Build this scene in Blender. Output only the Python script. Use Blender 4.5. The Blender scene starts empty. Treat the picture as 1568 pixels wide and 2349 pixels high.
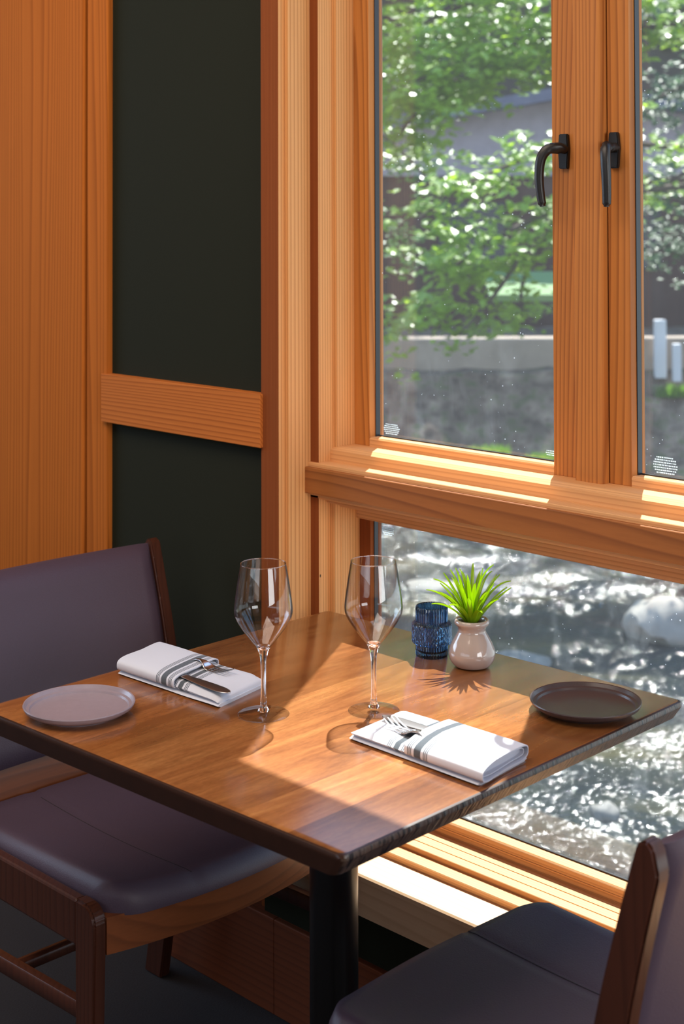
import bpy, bmesh, math, random
from mathutils import Vector, Matrix, noise
random.seed(7)
R = math.radians
scn = bpy.context.scene
COL = scn.collection

# ------------------------------------------------------------------ camera
F_PX, CY, PITCH, ROLL, YAW = 3434.427, 392.935, 2.52942e-2, -2.76254e-3, .778834
def cam_axes():
    cp, sp = math.cos(PITCH), math.sin(PITCH)
    fw = Vector((0, cp, sp)); up = Vector((0, -sp, cp)); rt = Vector((1, 0, 0))
    r2 = rt*math.cos(ROLL)+up*math.sin(ROLL); u2 = up*math.cos(ROLL)-rt*math.sin(ROLL)
    M = Matrix(((math.sin(YAW), -math.cos(YAW), 0), (math.cos(YAW), math.sin(YAW), 0), (0, 0, 1)))
    return M@r2, M@u2, M@fw
RT, UP, FW = cam_axes()
cd = bpy.data.cameras.new('camera'); cam = bpy.data.objects.new('camera', cd); COL.objects.link(cam)
m = Matrix((RT, UP, -FW)).transposed().to_4x4(); m.translation = Vector((0, 0, 1.5)); cam.matrix_world = m
cd.sensor_fit = 'VERTICAL'; cd.sensor_height = 36; cd.sensor_width = 24
cd.lens = F_PX*36/2349; cd.shift_y = (CY-2349/2)/2349; cd.clip_start = .05; cd.clip_end = 200
cd.dof.use_dof = True; cd.dof.focus_distance = 2.42; cd.dof.aperture_fstop = 6.2
scn.camera = cam

# ------------------------------------------------------------------ light and exposure
scn.view_settings.view_transform = 'Standard'; scn.view_settings.look = 'None'
scn.view_settings.exposure = 0.0; scn.view_settings.gamma = 1.0; scn.view_settings.use_curve_mapping = False
w = bpy.data.worlds.new('world'); scn.world = w; w.use_nodes = True
wn = w.node_tree.nodes; wl = w.node_tree.links; wn.clear()
wo = wn.new('ShaderNodeOutputWorld'); wb = wn.new('ShaderNodeBackground'); wt = wn.new('ShaderNodeTexCoord')
ws = wn.new('ShaderNodeSeparateXYZ'); wr = wn.new('ShaderNodeValToRGB')
wl.new(wt.outputs['Generated'], ws.inputs[0]); wl.new(ws.outputs['Z'], wr.inputs[0]); wl.new(wr.outputs[0], wb.inputs[0]); wl.new(wb.outputs[0], wo.inputs[0])
wr.color_ramp.elements[0].position = 0; wr.color_ramp.elements[0].color = (.75, .85, .9, 1)
wr.color_ramp.elements[1].position = .7; wr.color_ramp.elements[1].color = (.32, .55, 1.0, 1)
wb.inputs['Strength'].default_value = 2.2
SUN_TRAVEL = Vector((.605, -1, -1.80)).normalized()
sd = bpy.data.lights.new('sun', 'SUN'); sun = bpy.data.objects.new('sun', sd); COL.objects.link(sun)
sun.rotation_euler = SUN_TRAVEL.to_track_quat('-Z', 'Y').to_euler(); sd.energy = 14.5; sd.angle = R(.5); sd.color = (1, .97, .92)
def fill_light(name, loc, rot, sx, sy, power, color):  # makes an unseen area light that brightens the room
    d = bpy.data.lights.new(name, 'AREA'); d.shape = 'RECTANGLE'; d.size = sx; d.size_y = sy; d.energy = power; d.color = color
    o = bpy.data.objects.new(name, d); COL.objects.link(o); o.location = loc; o.rotation_euler = rot; return o
# unseen area lights added as fill; windows behind and on the left only assumed
fill_light('fill_back', (-1.0, -3.4, 1.7), (R(90), 0, 0), 4.5, 1.2, 5, (1, .86, .74))  # warm fill added behind the camera, from no visible window
fill_light('fill_overhead', (-1.9, .5, 2.86), (0, 0, 0), 2.2, 1.4, 52, (1, .84, .70))  # overhead fill added without a fixture; a warm ceiling source is assumed
fill_light('fill_right', (2.93, .9, 1.7), (R(90), 0, R(90)), 2.0, 1.6, 78, (1, .98, .95))  # unseen fill, added to brighten the jamb sides that face right
fill_light('fill_side', (-5.6, .2, 1.9), (R(90), 0, R(-90)), 2.2, 1.2, 50, (.55, .74, 1))  # cool light assumed from the left, its source added out of view
cy = scn.cycles
cy.use_denoising = True; cy.max_bounces = 12; cy.diffuse_bounces = 4; cy.glossy_bounces = 5; cy.transmission_bounces = 12
cy.transparent_max_bounces = 16; cy.sample_clamp_indirect = 8; cy.caustics_reflective = False; cy.caustics_refractive = False

# ------------------------------------------------------------------ helpers
def new_mat(name):
    mt = bpy.data.materials.new(name); mt.use_nodes = True; nt = mt.node_tree; nt.nodes.clear()
    out = nt.nodes.new('ShaderNodeOutputMaterial'); b = nt.nodes.new('ShaderNodeBsdfPrincipled')
    nt.links.new(b.outputs[0], out.inputs[0]); return mt, nt, b, out
def srgb(r, g, b):
    f = lambda c: (c/255/12.92) if c/255 <= .04045 else ((c/255+.055)/1.055)**2.4
    return (f(r), f(g), f(b), 1)
def N(nt, t, **kw):
    n = nt.nodes.new(t)
    for k, v in kw.items(): setattr(n, k, v)
    return n
def ramp(nt, stops, interp='LINEAR'):
    r = N(nt, 'ShaderNodeValToRGB'); cr = r.color_ramp; cr.interpolation = interp
    while len(cr.elements) < len(stops): cr.elements.new(.5)
    for e, (p, c) in zip(cr.elements, stops): e.position = p; e.color = c
    return r
def coords(nt, scale, kind='Object', rot=(0, 0, 0)):
    tc = N(nt, 'ShaderNodeTexCoord'); mp = N(nt, 'ShaderNodeMapping')
    nt.links.new(tc.outputs[kind], mp.inputs[0]); mp.inputs['Scale'].default_value = scale; mp.inputs['Rotation'].default_value = rot
    return mp
def noise_n(nt, vec, scale, detail=3, rough=.5, dist=0):
    n = N(nt, 'ShaderNodeTexNoise'); nt.links.new(vec, n.inputs['Vector'])
    n.inputs['Scale'].default_value = scale; n.inputs['Detail'].default_value = detail; n.inputs['Roughness'].default_value = rough
    n.inputs['Distortion'].default_value = dist; return n
def math_n(nt, op, a, b=None):
    n = N(nt, 'ShaderNodeMath', operation=op)
    for i, v in enumerate((a, b)):
        if v is None: continue
        if isinstance(v, (int, float)): n.inputs[i].default_value = v
        else: nt.links.new(v, n.inputs[i])
    return n.outputs[0]
def mix_c(nt, fac, a, b, blend='MIX'):
    n = N(nt, 'ShaderNodeMix', data_type='RGBA', blend_type=blend)
    for i, v in ((0, fac), (6, a), (7, b)):
        if isinstance(v, (int, float)): n.inputs[i].default_value = v
        elif isinstance(v, tuple): n.inputs[i].default_value = v
        else: nt.links.new(v, n.inputs[i])
    return n.outputs[2]
def bump(nt, b, h, strength, dist=.001):
    n = N(nt, 'ShaderNodeBump'); n.inputs['Strength'].default_value = strength; n.inputs['Distance'].default_value = dist
    nt.links.new(h, n.inputs['Height']); nt.links.new(n.outputs[0], b.inputs['Normal'])

def wood(name, light, dark, axis='Z', freq=90, wobble=4, along=.06, rough=.6, line=.35, spread=.12, seed=0, coat=0, knots=False, spec=.3):
    """sawn softwood: growth-ring lines running along one axis, with wandering spacing"""
    mt, nt, b, out = new_mat(name)
    sc = {'X': (along, 1, 1), 'Y': (1, along, 1), 'Z': (1, 1, along)}[axis]
    mp = coords(nt, sc); mp.inputs['Location'].default_value = (seed*1.7, seed*2.3, seed*.9)
    n1 = noise_n(nt, mp.outputs[0], 5.5, 2, .45)
    n2 = noise_n(nt, mp.outputs[0], 220, 3, .6)
    n3 = noise_n(nt, mp.outputs[0], 1.8, 2, .5)
    sx = N(nt, 'ShaderNodeSeparateXYZ'); nt.links.new(mp.outputs[0], sx.inputs[0])
    o = {'X': ('Y', 'Z'), 'Y': ('X', 'Z'), 'Z': ('X', 'Y')}[axis]
    s = math_n(nt, 'ADD', sx.outputs[o[0]], math_n(nt, 'MULTIPLY', sx.outputs[o[1]], .83))
    s = math_n(nt, 'MULTIPLY', s, freq)
    s = math_n(nt, 'ADD', s, math_n(nt, 'MULTIPLY', n1.outputs[0], wobble*6))
    v = math_n(nt, 'FRACT', s)
    r = ramp(nt, [(0, (0, 0, 0, 1)), (.55, (.25, .25, .25, 1)), (.86, (1, 1, 1, 1)), (.93, (.7, .7, .7, 1)), (1, (0, 0, 0, 1))])
    nt.links.new(v, r.inputs[0])
    base = mix_c(nt, n3.outputs[0], tuple(c*(1-spread) for c in light[:3])+(1,), tuple(min(1, c*(1+spread)) for c in light[:3])+(1,))
    fac = math_n(nt, 'MULTIPLY', r.outputs[0], line)
    c = mix_c(nt, fac, base, dark)
    fb = math_n(nt, 'MULTIPLY', math_n(nt, 'SUBTRACT', n2.outputs[0], .35), .35)
    c = mix_c(nt, fb, c, dark)
    if knots:
        kp = coords(nt, {'X': (1, 2, 2), 'Y': (2, 1, 2), 'Z': (2, 2, 1)}[axis]); kv = N(nt, 'ShaderNodeTexVoronoi'); kv.inputs['Scale'].default_value = 7
        nt.links.new(kp.outputs[0], kv.inputs['Vector'])
        k = math_n(nt, 'LESS_THAN', kv.outputs['Distance'], .022)
        c = mix_c(nt, k, c, (.03, .012, .004, 1))
    nt.links.new(c, b.inputs['Base Color']); b.inputs['Roughness'].default_value = rough; b.inputs['Specular IOR Level'].default_value = spec if rough > .4 else .5
    b.inputs['Coat Weight'].default_value = coat; b.inputs['Coat Roughness'].default_value = .12
    bump(nt, b, fac, .25, .0006)
    return mt
def plain(name, col, rough=.5, metal=0, grain=0, gscale=300, coat=0, spec=.5, bumpd=0):
    mt, nt, b, out = new_mat(name)
    if grain or bumpd:
        mp = coords(nt, (1, 1, 1)); n = noise_n(nt, mp.outputs[0], gscale, 3, .6)
        c = mix_c(nt, n.outputs[0], tuple(x*(1-grain) for x in col[:3])+(1,), tuple(min(1, x*(1+grain)) for x in col[:3])+(1,))
        nt.links.new(c, b.inputs['Base Color'])
        if bumpd: bump(nt, b, n.outputs[0], .5, bumpd)
    else: b.inputs['Base Color'].default_value = col
    b.inputs['Roughness'].default_value = rough; b.inputs['Metallic'].default_value = metal
    b.inputs['Coat Weight'].default_value = coat; b.inputs['Specular IOR Level'].default_value = spec
    return mt

def put(name, bm, mat, parent=None, smooth=False, loc=None, rz=None, kind=None, label=None, recalc=True):
    if recalc: bmesh.ops.recalc_face_normals(bm, faces=bm.faces)
    me = bpy.data.meshes.new(name); bm.to_mesh(me); bm.free()
    for mm in (mat if isinstance(mat, (list, tuple)) else [mat]): me.materials.append(mm)
    o = bpy.data.objects.new(name, me); COL.objects.link(o)
    if parent is not None: o.parent = parent
    if loc is not None: o.location = loc
    if rz is not None: o.rotation_euler = (0, 0, rz)
    if smooth:
        for p in me.polygons: p.use_smooth = True
        try: me.set_sharp_from_angle(angle=R(smooth if smooth is not True else 40))
        except Exception: pass
    if kind: o['kind'] = kind
    if label: o['label'] = label
    return o
def thing(name, label, cat, loc=(0, 0, 0), rz=0, group=None):
    o = bpy.data.objects.new(name, None); COL.objects.link(o); o.empty_display_size = .05
    o.location = loc; o.rotation_euler = (0, 0, rz); o['label'] = label; o['category'] = cat
    if group: o['group'] = group
    return o
def tag(o, label, cat, group=None, kind=None):
    o['label'] = label; o['category'] = cat
    if group: o['group'] = group
    if kind: o['kind'] = kind
    return o
def box(bm, x0, x1, y0, y1, z0, z1, bev=0, seg=2):
    vs = [bm.verts.new((x, y, z)) for x in (x0, x1) for y in (y0, y1) for z in (z0, z1)]
    fs = [bm.faces.new([vs[i] for i in f]) for f in ((0, 1, 3, 2), (4, 6, 7, 5), (0, 4, 5, 1), (2, 3, 7, 6), (0, 2, 6, 4), (1, 5, 7, 3))]
    bmesh.ops.recalc_face_normals(bm, faces=fs)
    if bev:
        es = list({e for f in fs for e in f.edges})
        bmesh.ops.bevel(bm, geom=es, offset=bev, segments=seg, profile=.5, affect='EDGES')
    return vs
def B(): return bmesh.new()
def boxm(*a, **k):
    bm = B(); box(bm, *a, **k); return bm
def prism(bm, pts, axis, a, b_):
    """polygon pts (2-D) swept along an axis; for 'X' the points are (y,z), 'Y' (x,z), 'Z' (x,y)"""
    def P(p, t): return {'X': (t, p[0], p[1]), 'Y': (p[0], t, p[1]), 'Z': (p[0], p[1], t)}[axis]
    A = [bm.verts.new(P(p, a)) for p in pts]; Bv = [bm.verts.new(P(p, b_)) for p in pts]; n = len(pts)
    bm.faces.new(A); bm.faces.new(Bv[::-1])
    for i in range(n): bm.faces.new((A[i], Bv[i], Bv[(i+1) % n], A[(i+1) % n]))
    bmesh.ops.recalc_face_normals(bm, faces=bm.faces)
def lathe(bm, prof, seg=64, c=(0, 0, 0), close=False, rfun=None):
    rings = []
    for r, z in prof:
        if r < 1e-6: rings.append([bm.verts.new((c[0], c[1], c[2]+z))])
        else: rings.append([bm.verts.new((c[0]+(rfun(r, z, 2*math.pi*i/seg) if rfun else r)*math.cos(2*math.pi*i/seg), c[1]+(rfun(r, z, 2*math.pi*i/seg) if rfun else r)*math.sin(2*math.pi*i/seg), c[2]+z)) for i in range(seg)])
    pairs = list(zip(rings, rings[1:])) + ([(rings[-1], rings[0])] if close else [])
    for a, b_ in pairs:
        for i in range(seg):
            j = (i+1) % seg
            if len(a) == 1 and len(b_) == 1: continue
            if len(a) == 1: bm.faces.new((a[0], b_[j], b_[i]))
            elif len(b_) == 1: bm.faces.new((a[i], a[j], b_[0]))
            else: bm.faces.new((a[i], a[j], b_[j], b_[i]))
def smooth_pts(P, n):
    """Catmull-Rom through 2-D/3-D points"""
    P = [Vector(p) for p in P]; out = []
    for i in range(len(P)-1):
        p0, p1, p2, p3 = P[max(i-1, 0)], P[i], P[i+1], P[min(i+2, len(P)-1)]
        for k in range(n):
            t = k/n; out.append(.5*((2*p1)+(p2-p0)*t+(2*p0-5*p1+4*p2-p3)*t*t+(3*p1-p0-3*p2+p3)*t**3))
    out.append(P[-1]); return out
def sweep(bm, path, sizes, up=Vector((0, 0, 1)), seg=10, power=2.0):
    """superelliptic section (half-width across, half-height along up) swept along a path, capped"""
    rings = []
    n = len(path)
    for i, p in enumerate(path):
        t = (path[min(i+1, n-1)]-path[max(i-1, 0)]).normalized()
        s = t.cross(up)
        if s.length < 1e-4: s = t.cross(Vector((1, 0, 0)))
        s.normalize(); u = s.cross(t).normalized(); a, b_ = sizes[i] if isinstance(sizes[i], tuple) else (sizes[i], sizes[i])
        ring = []
        for k in range(seg):
            th = 2*math.pi*k/seg; c_, s_ = math.cos(th), math.sin(th)
            cx = math.copysign(abs(c_)**(2/power), c_)*a; sy = math.copysign(abs(s_)**(2/power), s_)*b_
            ring.append(bm.verts.new(p+s*cx+u*sy))
        rings.append(ring)
    for a, b_ in zip(rings, rings[1:]):
        for k in range(seg): bm.faces.new((a[k], a[(k+1) % seg], b_[(k+1) % seg], b_[k]))
    bm.faces.new(rings[0][::-1]); bm.faces.new(rings[-1])

# ------------------------------------------------------------------ materials
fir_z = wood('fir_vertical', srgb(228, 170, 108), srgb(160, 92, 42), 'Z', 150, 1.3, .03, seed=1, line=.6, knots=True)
fir_z_shaded = wood('fir_vertical_shaded', srgb(146, 80, 42), srgb(78, 34, 14), 'Z', 260, 1.0, .03, seed=3, line=.6, rough=.8, spec=.06)  # same fir, with the shade on room-facing sides put into its colour
fir_z3 = wood('fir_column', srgb(190, 108, 42), srgb(120, 58, 18), 'Z', 60, 3.0, .035, seed=5, line=.5, rough=.8, spec=.06)
fir_s = wood('fir_stile', srgb(196, 126, 60), srgb(120, 60, 22), 'Z', 85, 3.4, .05, seed=8, line=.62)
fir_x = wood('fir_horizontal', srgb(224, 168, 112), srgb(152, 90, 46), 'X', 150, 1.4, .03, seed=2, line=.45, knots=True)
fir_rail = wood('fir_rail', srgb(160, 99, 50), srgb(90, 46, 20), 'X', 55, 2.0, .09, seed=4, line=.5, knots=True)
fir_xd = wood('fir_wall_rail', srgb(200, 118, 54), srgb(126, 56, 18), 'X', 150, 2.4, .05, seed=6, line=.6, rough=.75, spec=.1)
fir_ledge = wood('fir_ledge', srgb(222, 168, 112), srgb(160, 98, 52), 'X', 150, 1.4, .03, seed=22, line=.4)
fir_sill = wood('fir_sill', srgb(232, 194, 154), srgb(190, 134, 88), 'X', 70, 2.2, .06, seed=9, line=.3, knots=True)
fir_base = wood('shaded_baseboard', srgb(120, 62, 34), srgb(70, 32, 16), 'X', 60, 2.0, .08, seed=11, line=.4)  # fir darkened in colour for the deep shade near the floor
green = plain('dark_green_cloth_wall', srgb(31, 33, 20), .9, grain=.35, gscale=500, spec=.2)
gasket = plain('black_gasket', srgb(28, 30, 38), .35)
black_metal = plain('black_cast_metal', srgb(22, 21, 21), .38, grain=.3, gscale=900, bumpd=.0004)
black_paint = plain('black_powder_coat', srgb(20, 21, 23), .28)
carpet = plain('charcoal_floor', srgb(36, 34, 36), .9, grain=.5, gscale=260, bumpd=.002)
ceil_m = wood('ceiling_boards', srgb(190, 130, 80), srgb(120, 66, 32), 'X', 40, 2, .06, seed=12)
plaster = plain('warm_room_wall', srgb(170, 130, 95), .8, grain=.1, gscale=20)

def schlick(nt, f0=.04):
    lw = N(nt, 'ShaderNodeLayerWeight'); lw.inputs[0].default_value = .5
    return math_n(nt, 'ADD', math_n(nt, 'MULTIPLY', math_n(nt, 'POWER', lw.outputs['Facing'], 5), 1-f0), f0)
def make_glass_pane():
    mt, nt, b, out = new_mat('window_glass'); nt.nodes.remove(b)
    tr = N(nt, 'ShaderNodeBsdfTransparent'); tr.inputs[0].default_value = (.95, .97, .965, 1)
    gl = N(nt, 'ShaderNodeBsdfGlossy'); gl.inputs['Roughness'].default_value = .0; gl.inputs[0].default_value = (1, 1, 1, 1)
    mx = N(nt, 'ShaderNodeMixShader'); nt.links.new(schlick(nt), mx.inputs[0]); nt.links.new(tr.outputs[0], mx.inputs[1]); nt.links.new(gl.outputs[0], mx.inputs[2])
    # dried water marks, dust and scratches
    mp = coords(nt, (1, 1, 1)); mp2 = coords(nt, (1, 1, .6))
    v = N(nt, 'ShaderNodeTexVoronoi'); v.inputs['Scale'].default_value = 62; nt.links.new(mp.outputs[0], v.inputs['Vector'])
    vn = noise_n(nt, mp.outputs[0], 9, 2); rad = math_n(nt, 'MULTIPLY', math_n(nt, 'SUBTRACT', vn.outputs[0], .38), .28)
    sp = math_n(nt, 'LESS_THAN', v.outputs['Distance'], rad)
    n = noise_n(nt, mp2.outputs[0], 16, 5, .65, .4)
    sm = ramp(nt, [(.5, (0, 0, 0, 1)), (.8, (1, 1, 1, 1))]); nt.links.new(n.outputs[0], sm.inputs[0])
    geo = N(nt, 'ShaderNodeNewGeometry'); sep = N(nt, 'ShaderNodeSeparateXYZ'); nt.links.new(geo.outputs['Position'], sep.inputs[0])
    low = ramp(nt, [(0, (1, 1, 1, 1)), (1, (.12, .12, .12, 1))]); mr = N(nt, 'ShaderNodeMapRange'); mr.inputs[1].default_value = 1.05; mr.inputs[2].default_value = 1.35
    nt.links.new(sep.outputs['Z'], mr.inputs[0]); nt.links.new(mr.outputs[0], low.inputs[0])
    d = math_n(nt, 'ADD', math_n(nt, 'MULTIPLY', sp, .3), math_n(nt, 'MULTIPLY', math_n(nt, 'MULTIPLY', sm.outputs[0], low.outputs[0]), .045))
    d = math_n(nt, 'ADD', d, .014)
    df = N(nt, 'ShaderNodeBsdfTranslucent'); df.inputs[0].default_value = (.8, .85, .9, 1)
    m2 = N(nt, 'ShaderNodeMixShader'); nt.links.new(d, m2.inputs[0]); nt.links.new(mx.outputs[0], m2.inputs[1]); nt.links.new(df.outputs[0], m2.inputs[2])
    nt.links.new(m2.outputs[0], out.inputs[0]); return mt
pane_m = make_glass_pane()
etch, _nt, _b, _o = new_mat('etched_white_marks')
_t = N(_nt, 'ShaderNodeBsdfTranslucent'); _t.inputs[0].default_value = (.8, .85, .85, 1); _p = N(_nt, 'ShaderNodeBsdfTransparent'); _m = N(_nt, 'ShaderNodeMixShader'); _m.inputs[0].default_value = .35
_nt.links.new(_p.outputs[0], _m.inputs[1]); _nt.links.new(_t.outputs[0], _m.inputs[2]); _nt.links.new(_m.outputs[0], _o.inputs[0])

# ------------------------------------------------------------------ room shell
XL, X1, X0, X3, X4, X5 = -2.1635, -2.1145, -2.1046, -2.0829, -2.0732, -2.0316
YC, YP, YJ, YK, YS, YG = 1.915, 1.933, 1.990, 2.031, 2.078, 2.106
ZR = .957                       # underside of the window rail
HEAD = 2.19
XR = 1.4                        # right end of the window wall
def st(name, bm, mat, parent=None, **k): return put(name, bm, mat, parent, kind='structure' if parent is None else None, **k)
st('floor', boxm(-6, 3, -3.7, 2.118, -.06, 0), carpet)
st('ceiling', boxm(-6, 3, -3.7, 2.118, 2.9, 3.0), ceil_m)
bm = B()
box(bm, -6, XL+.02, 1.93, 2.118, 0, 2.9)
st('wall_left', bm, green)
st('wall_below_window', boxm(XL+.02, XR+1.6, 1.905, 2.118, 0, .30), green)
st('wall_above_window', boxm(XL+.02, XR+1.6, 1.98, 2.118, HEAD, 2.9), green)
st('wall_right', boxm(XR+.1, XR+1.6, 1.98, 2.118, .3, HEAD), green)
bm = B(); box(bm, -6, 3, -3.75, -3.6, 0, 1.3); box(bm, -6, 3, -3.75, -3.6, 2.5, 2.9); box(bm, -6, -3.4, -3.75, -3.6, 1.3, 2.5); box(bm, 1.4, 3, -3.75, -3.6, 1.3, 2.5)  # opening in this wall is assumed, sized for how much light enters
st('wall_back', bm, plaster)
bm = B(); box(bm, -6.1, -5.9, -3.7, 2.3, 0, 1.2); box(bm, -6.1, -5.9, -3.7, 2.3, 2.5, 2.9); box(bm, -6.1, -5.9, -3.7, -.9, 1.2, 2.5); box(bm, -6.1, -5.9, 1.3, 2.3, 1.2, 2.5)  # assumed opening, placed to go with the added left-hand fill
st('wall_side', bm, plaster)
bm = B(); box(bm, 2.95, 3.1, -3.7, 2.118, 0, .9); box(bm, 2.95, 3.1, -3.7, 2.118, 2.5, 2.9); box(bm, 2.95, 3.1, -3.7, -.1, .9, 2.5); box(bm, 2.95, 3.1, 1.9, 2.118, .9, 2.5)  # gap in this wall cut to suit the added right-hand fill
st('wall_far_right', bm, plaster)
# wide fir column on the left
st('trim_1', boxm(-3.7, -2.7495, 1.912, 2.0, 0, 2.9, bev=.004), fir_z3)
st('trim_2', boxm(-2.7415, -2.665, 1.9165, 2.0, 0, 2.9, bev=.003), fir_z3)
# rail across the green wall
st('trim_3', boxm(-2.676, -2.158, 1.908, 1.95, 1.0432, 1.1463, bev=.0015), fir_xd)
# casings and jambs, stepping outwards
st('trim_4', boxm(XL, X1, YC, 2.118, .0, 2.9, bev=.0012), fir_z_shaded)
st('trim_21', boxm(X3-.0035, X3+.0002, YJ+.0012, 2.1, .30, HEAD+.02), fir_z)  # thin pale strip painting window light on the jamb side
st('trim_20', boxm(X1-.004, X1+.0002, YC+.0015, 2.1, 0, 2.9), fir_z)  # pale sliver added so the dark casing's side looks lit
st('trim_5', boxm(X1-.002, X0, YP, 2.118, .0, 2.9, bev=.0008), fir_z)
st('trim_6', boxm(X0-.002, X3, YJ, 2.118, .30, HEAD+.05, bev=.0008), fir_z_shaded)
bm = B(); box(bm, X3-.002, X4, YK, 2.118, 1.0, HEAD+.03, bev=.0008)
st('trim_7', bm, fir_z)
bm = B()
for xa, xb, ya in ((X3-.002, -2.0697, 2.021), (-2.0697, -2.0690, 2.0375), (-2.0690, -2.0684, 2.0590)): box(bm, xa, xb, ya, 2.118, .33, ZR+.03)
st('trim_8', bm, fir_z)
# baseboard below the sill, and the same along the green wall
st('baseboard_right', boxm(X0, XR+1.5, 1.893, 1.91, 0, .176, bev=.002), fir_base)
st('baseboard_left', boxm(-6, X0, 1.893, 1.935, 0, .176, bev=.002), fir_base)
# sill board
bm = B()
prism(bm, [(1.885, .262), (2.118, .262), (2.118, .3335), (1.888, .3335), (1.885, .3305)], 'X', X0, XR+.1)
st('window_sill', bm, fir_sill)
# stepped frame of the lower window
bm = B()
prism(bm, [(1.968, .30), (2.118, .30), (2.118, .345), (1.9695, .345), (1.968, .3435)], 'X', X3, XR)
prism(bm, [(2.0, .345), (2.118, .345), (2.118, .355), (2.0475, .355), (2.0475, .3525), (2.045, .3525), (2.045, .355), (2.0235, .355), (2.0235, .3525), (2.021, .3525), (2.021, .355), (2.0012, .355), (2.0, .354)], 'X', X3, XR)
st('trim_9', bm, fir_ledge)
# window rail (front board, ledges, bead)
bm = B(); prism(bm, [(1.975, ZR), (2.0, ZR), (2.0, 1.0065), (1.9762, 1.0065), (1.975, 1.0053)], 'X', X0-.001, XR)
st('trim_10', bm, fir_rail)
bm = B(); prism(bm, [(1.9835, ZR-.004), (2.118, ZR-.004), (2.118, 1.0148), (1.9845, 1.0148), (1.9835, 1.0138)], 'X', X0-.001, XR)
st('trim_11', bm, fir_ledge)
bm = B(); prism(bm, [(2.022, 1.0148), (2.118, 1.0148), (2.118, 1.0421), (2.0345, 1.0421), (2.022, 1.0355)], 'X', X3-.001, XR)
st('trim_12', bm, fir_ledge)
bm = B(); prism(bm, [(1.992, .9456), (2.118, .9456), (2.118, ZR), (1.990, ZR), (1.990, .9475)], 'X', X0, XR)
prism(bm, [(2.012, .936), (2.118, .936), (2.118, .9456), (2.012, .9456)], 'X', X3, XR)
prism(bm, [(2.034, .927), (2.118, .927), (2.118, .937), (2.034, .937)], 'X', X3, XR)
st('trim_13', bm, fir_x)
# head trim
st('trim_14', boxm(X0, XR, YJ, 2.118, HEAD, HEAD+.09, bev=.001), fir_x)

def pane(parent, x0, x1, z0, z1):
    put('glass_pane', boxm(x0, x1, YG, YG+.004, z0, z1), pane_m, parent)
def etching(parent, x, z, rows, wd, rh=.0042):
    bm = B(); rnd = random.Random(int(x*-1000))
    for r_ in range(rows):
        ww = wd*(.55+.45*math.sin(math.pi*(r_+1)/(rows+1))); t = -ww/2
        while t < ww/2:
            l = rnd.uniform(.0012, .0035)
            box(bm, x+t, x+t+l, YG-.0004, YG-.0002, z-r_*rh, z-r_*rh+rh*.5); t += l+rnd.uniform(.0006, .0014)
    o = put('etched_label', bm, etch, parent); o['kind'] = 'stuff'; o['label'] = 'small block of white lettering etched on the glass'
def sash(name, xl, xr, xstop_l, xstop_r, z0, zstop, z1, stile_r=None):
    """casement: outer edges xl..xr, glass between xstop_l..xstop_r, glass bottom zstop"""
    o = bpy.data.objects.new(name, None); COL.objects.link(o); o['kind'] = 'structure'
    b_ = boxm(xl, xstop_l, YS, 2.118, z0, z1, bev=.0008); put('sash_stile', b_, fir_s, o)
    b_ = boxm(xstop_r, xr, YS, 2.118, z0, z1, bev=.0008); put('sash_stile', b_, fir_s, o)
    b_ = B(); prism(b_, [(YS, z0), (2.118, z0), (2.118, zstop-.004), (YG, zstop), (YS+.003, zstop), (YS, zstop-.003)], 'X', xstop_l, xstop_r)
    put('sash_rail', b_, fir_x, o)
    put('sash_rail', boxm(xstop_l, xstop_r, YS, 2.118, z1-.05, z1), fir_x, o)
    b_ = B(); box(b_, xstop_l-.0005, xstop_l+.0018, YS+.016, YG, zstop, z1-.05); box(b_, xstop_r-.0018, xstop_r+.0005, YS+.016, YG, zstop, z1-.05)
    box(b_, xstop_l, xstop_r, YG-.004, YG, zstop-.0005, zstop+.0022)
    put('glass_gasket', b_, gasket, o)
    pane(o, xstop_l, xstop_r, zstop, z1-.05)
    return o
win1 = sash('window_1', X4, -1.5300, X5, -1.5882, 1.0421, 1.0591, HEAD)
win2 = sash('window_2', -1.4720, -.955, -1.4289, -.995, 1.0421, 1.0591, HEAD)
win4 = sash('window_4', -.90, -.38, -.86, -.42, 1.0421, 1.0591, HEAD)
win5 = sash('window_5', -.33, XR, -.29, XR-.05, 1.0421, 1.0591, HEAD)
# mullions between the casements
for k, (xa, xb) in enumerate(((-1.5305, -1.4745), (-.956, -.899), (-.381, -.329))):
    bm = B(); prism(bm, [(xa, 2.118), (xa, 2.062), (xa+.002, 2.060), (xb-.004, 2.060), (xb-.001, 2.0625), (xb, 2.067), (xb, 2.118)], 'Z', 1.0421, HEAD)
    st(f'trim_{15+k}', bm, fir_s)
# fixed lower window
win3 = bpy.data.objects.new('window_3', None); COL.objects.link(win3); win3['kind'] = 'structure'
LXR = XR-.05
put('sash_stile', boxm(-2.0697, -2.0388, 2.0865, 2.118, .355, ZR-.02, bev=.0008), fir_z_shaded, win3)
put('sash_stile', boxm(LXR, XR, 2.0865, 2.118, .355, ZR-.02), fir_z_shaded, win3)
b_ = B(); prism(b_, [(2.074, .355), (2.118, .355), (2.118, .378), (YG, .382), (2.077, .382), (2.074, .379)], 'X', -2.0684, LXR)
prism(b_, [(2.0728, .3665), (2.0741, .3665), (2.0741, .3680), (2.0728, .3680)], 'X', -2.0684, LXR)
put('sash_rail', b_, fir_x, win3)
put('sash_rail', boxm(-2.0684, LXR, 2.078, 2.118, .8993, .93, bev=.0008), fir_x, win3)
b_ = B(); box(b_, -2.0390, -2.0366, 2.096, YG, .382, .8993); box(b_, -2.0388, LXR, YG-.004, YG, .3815, .3845); box(b_, -2.0388, LXR, YG-.003, YG, .8965, .8995)
put('glass_gasket', b_, gasket, win3)
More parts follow.
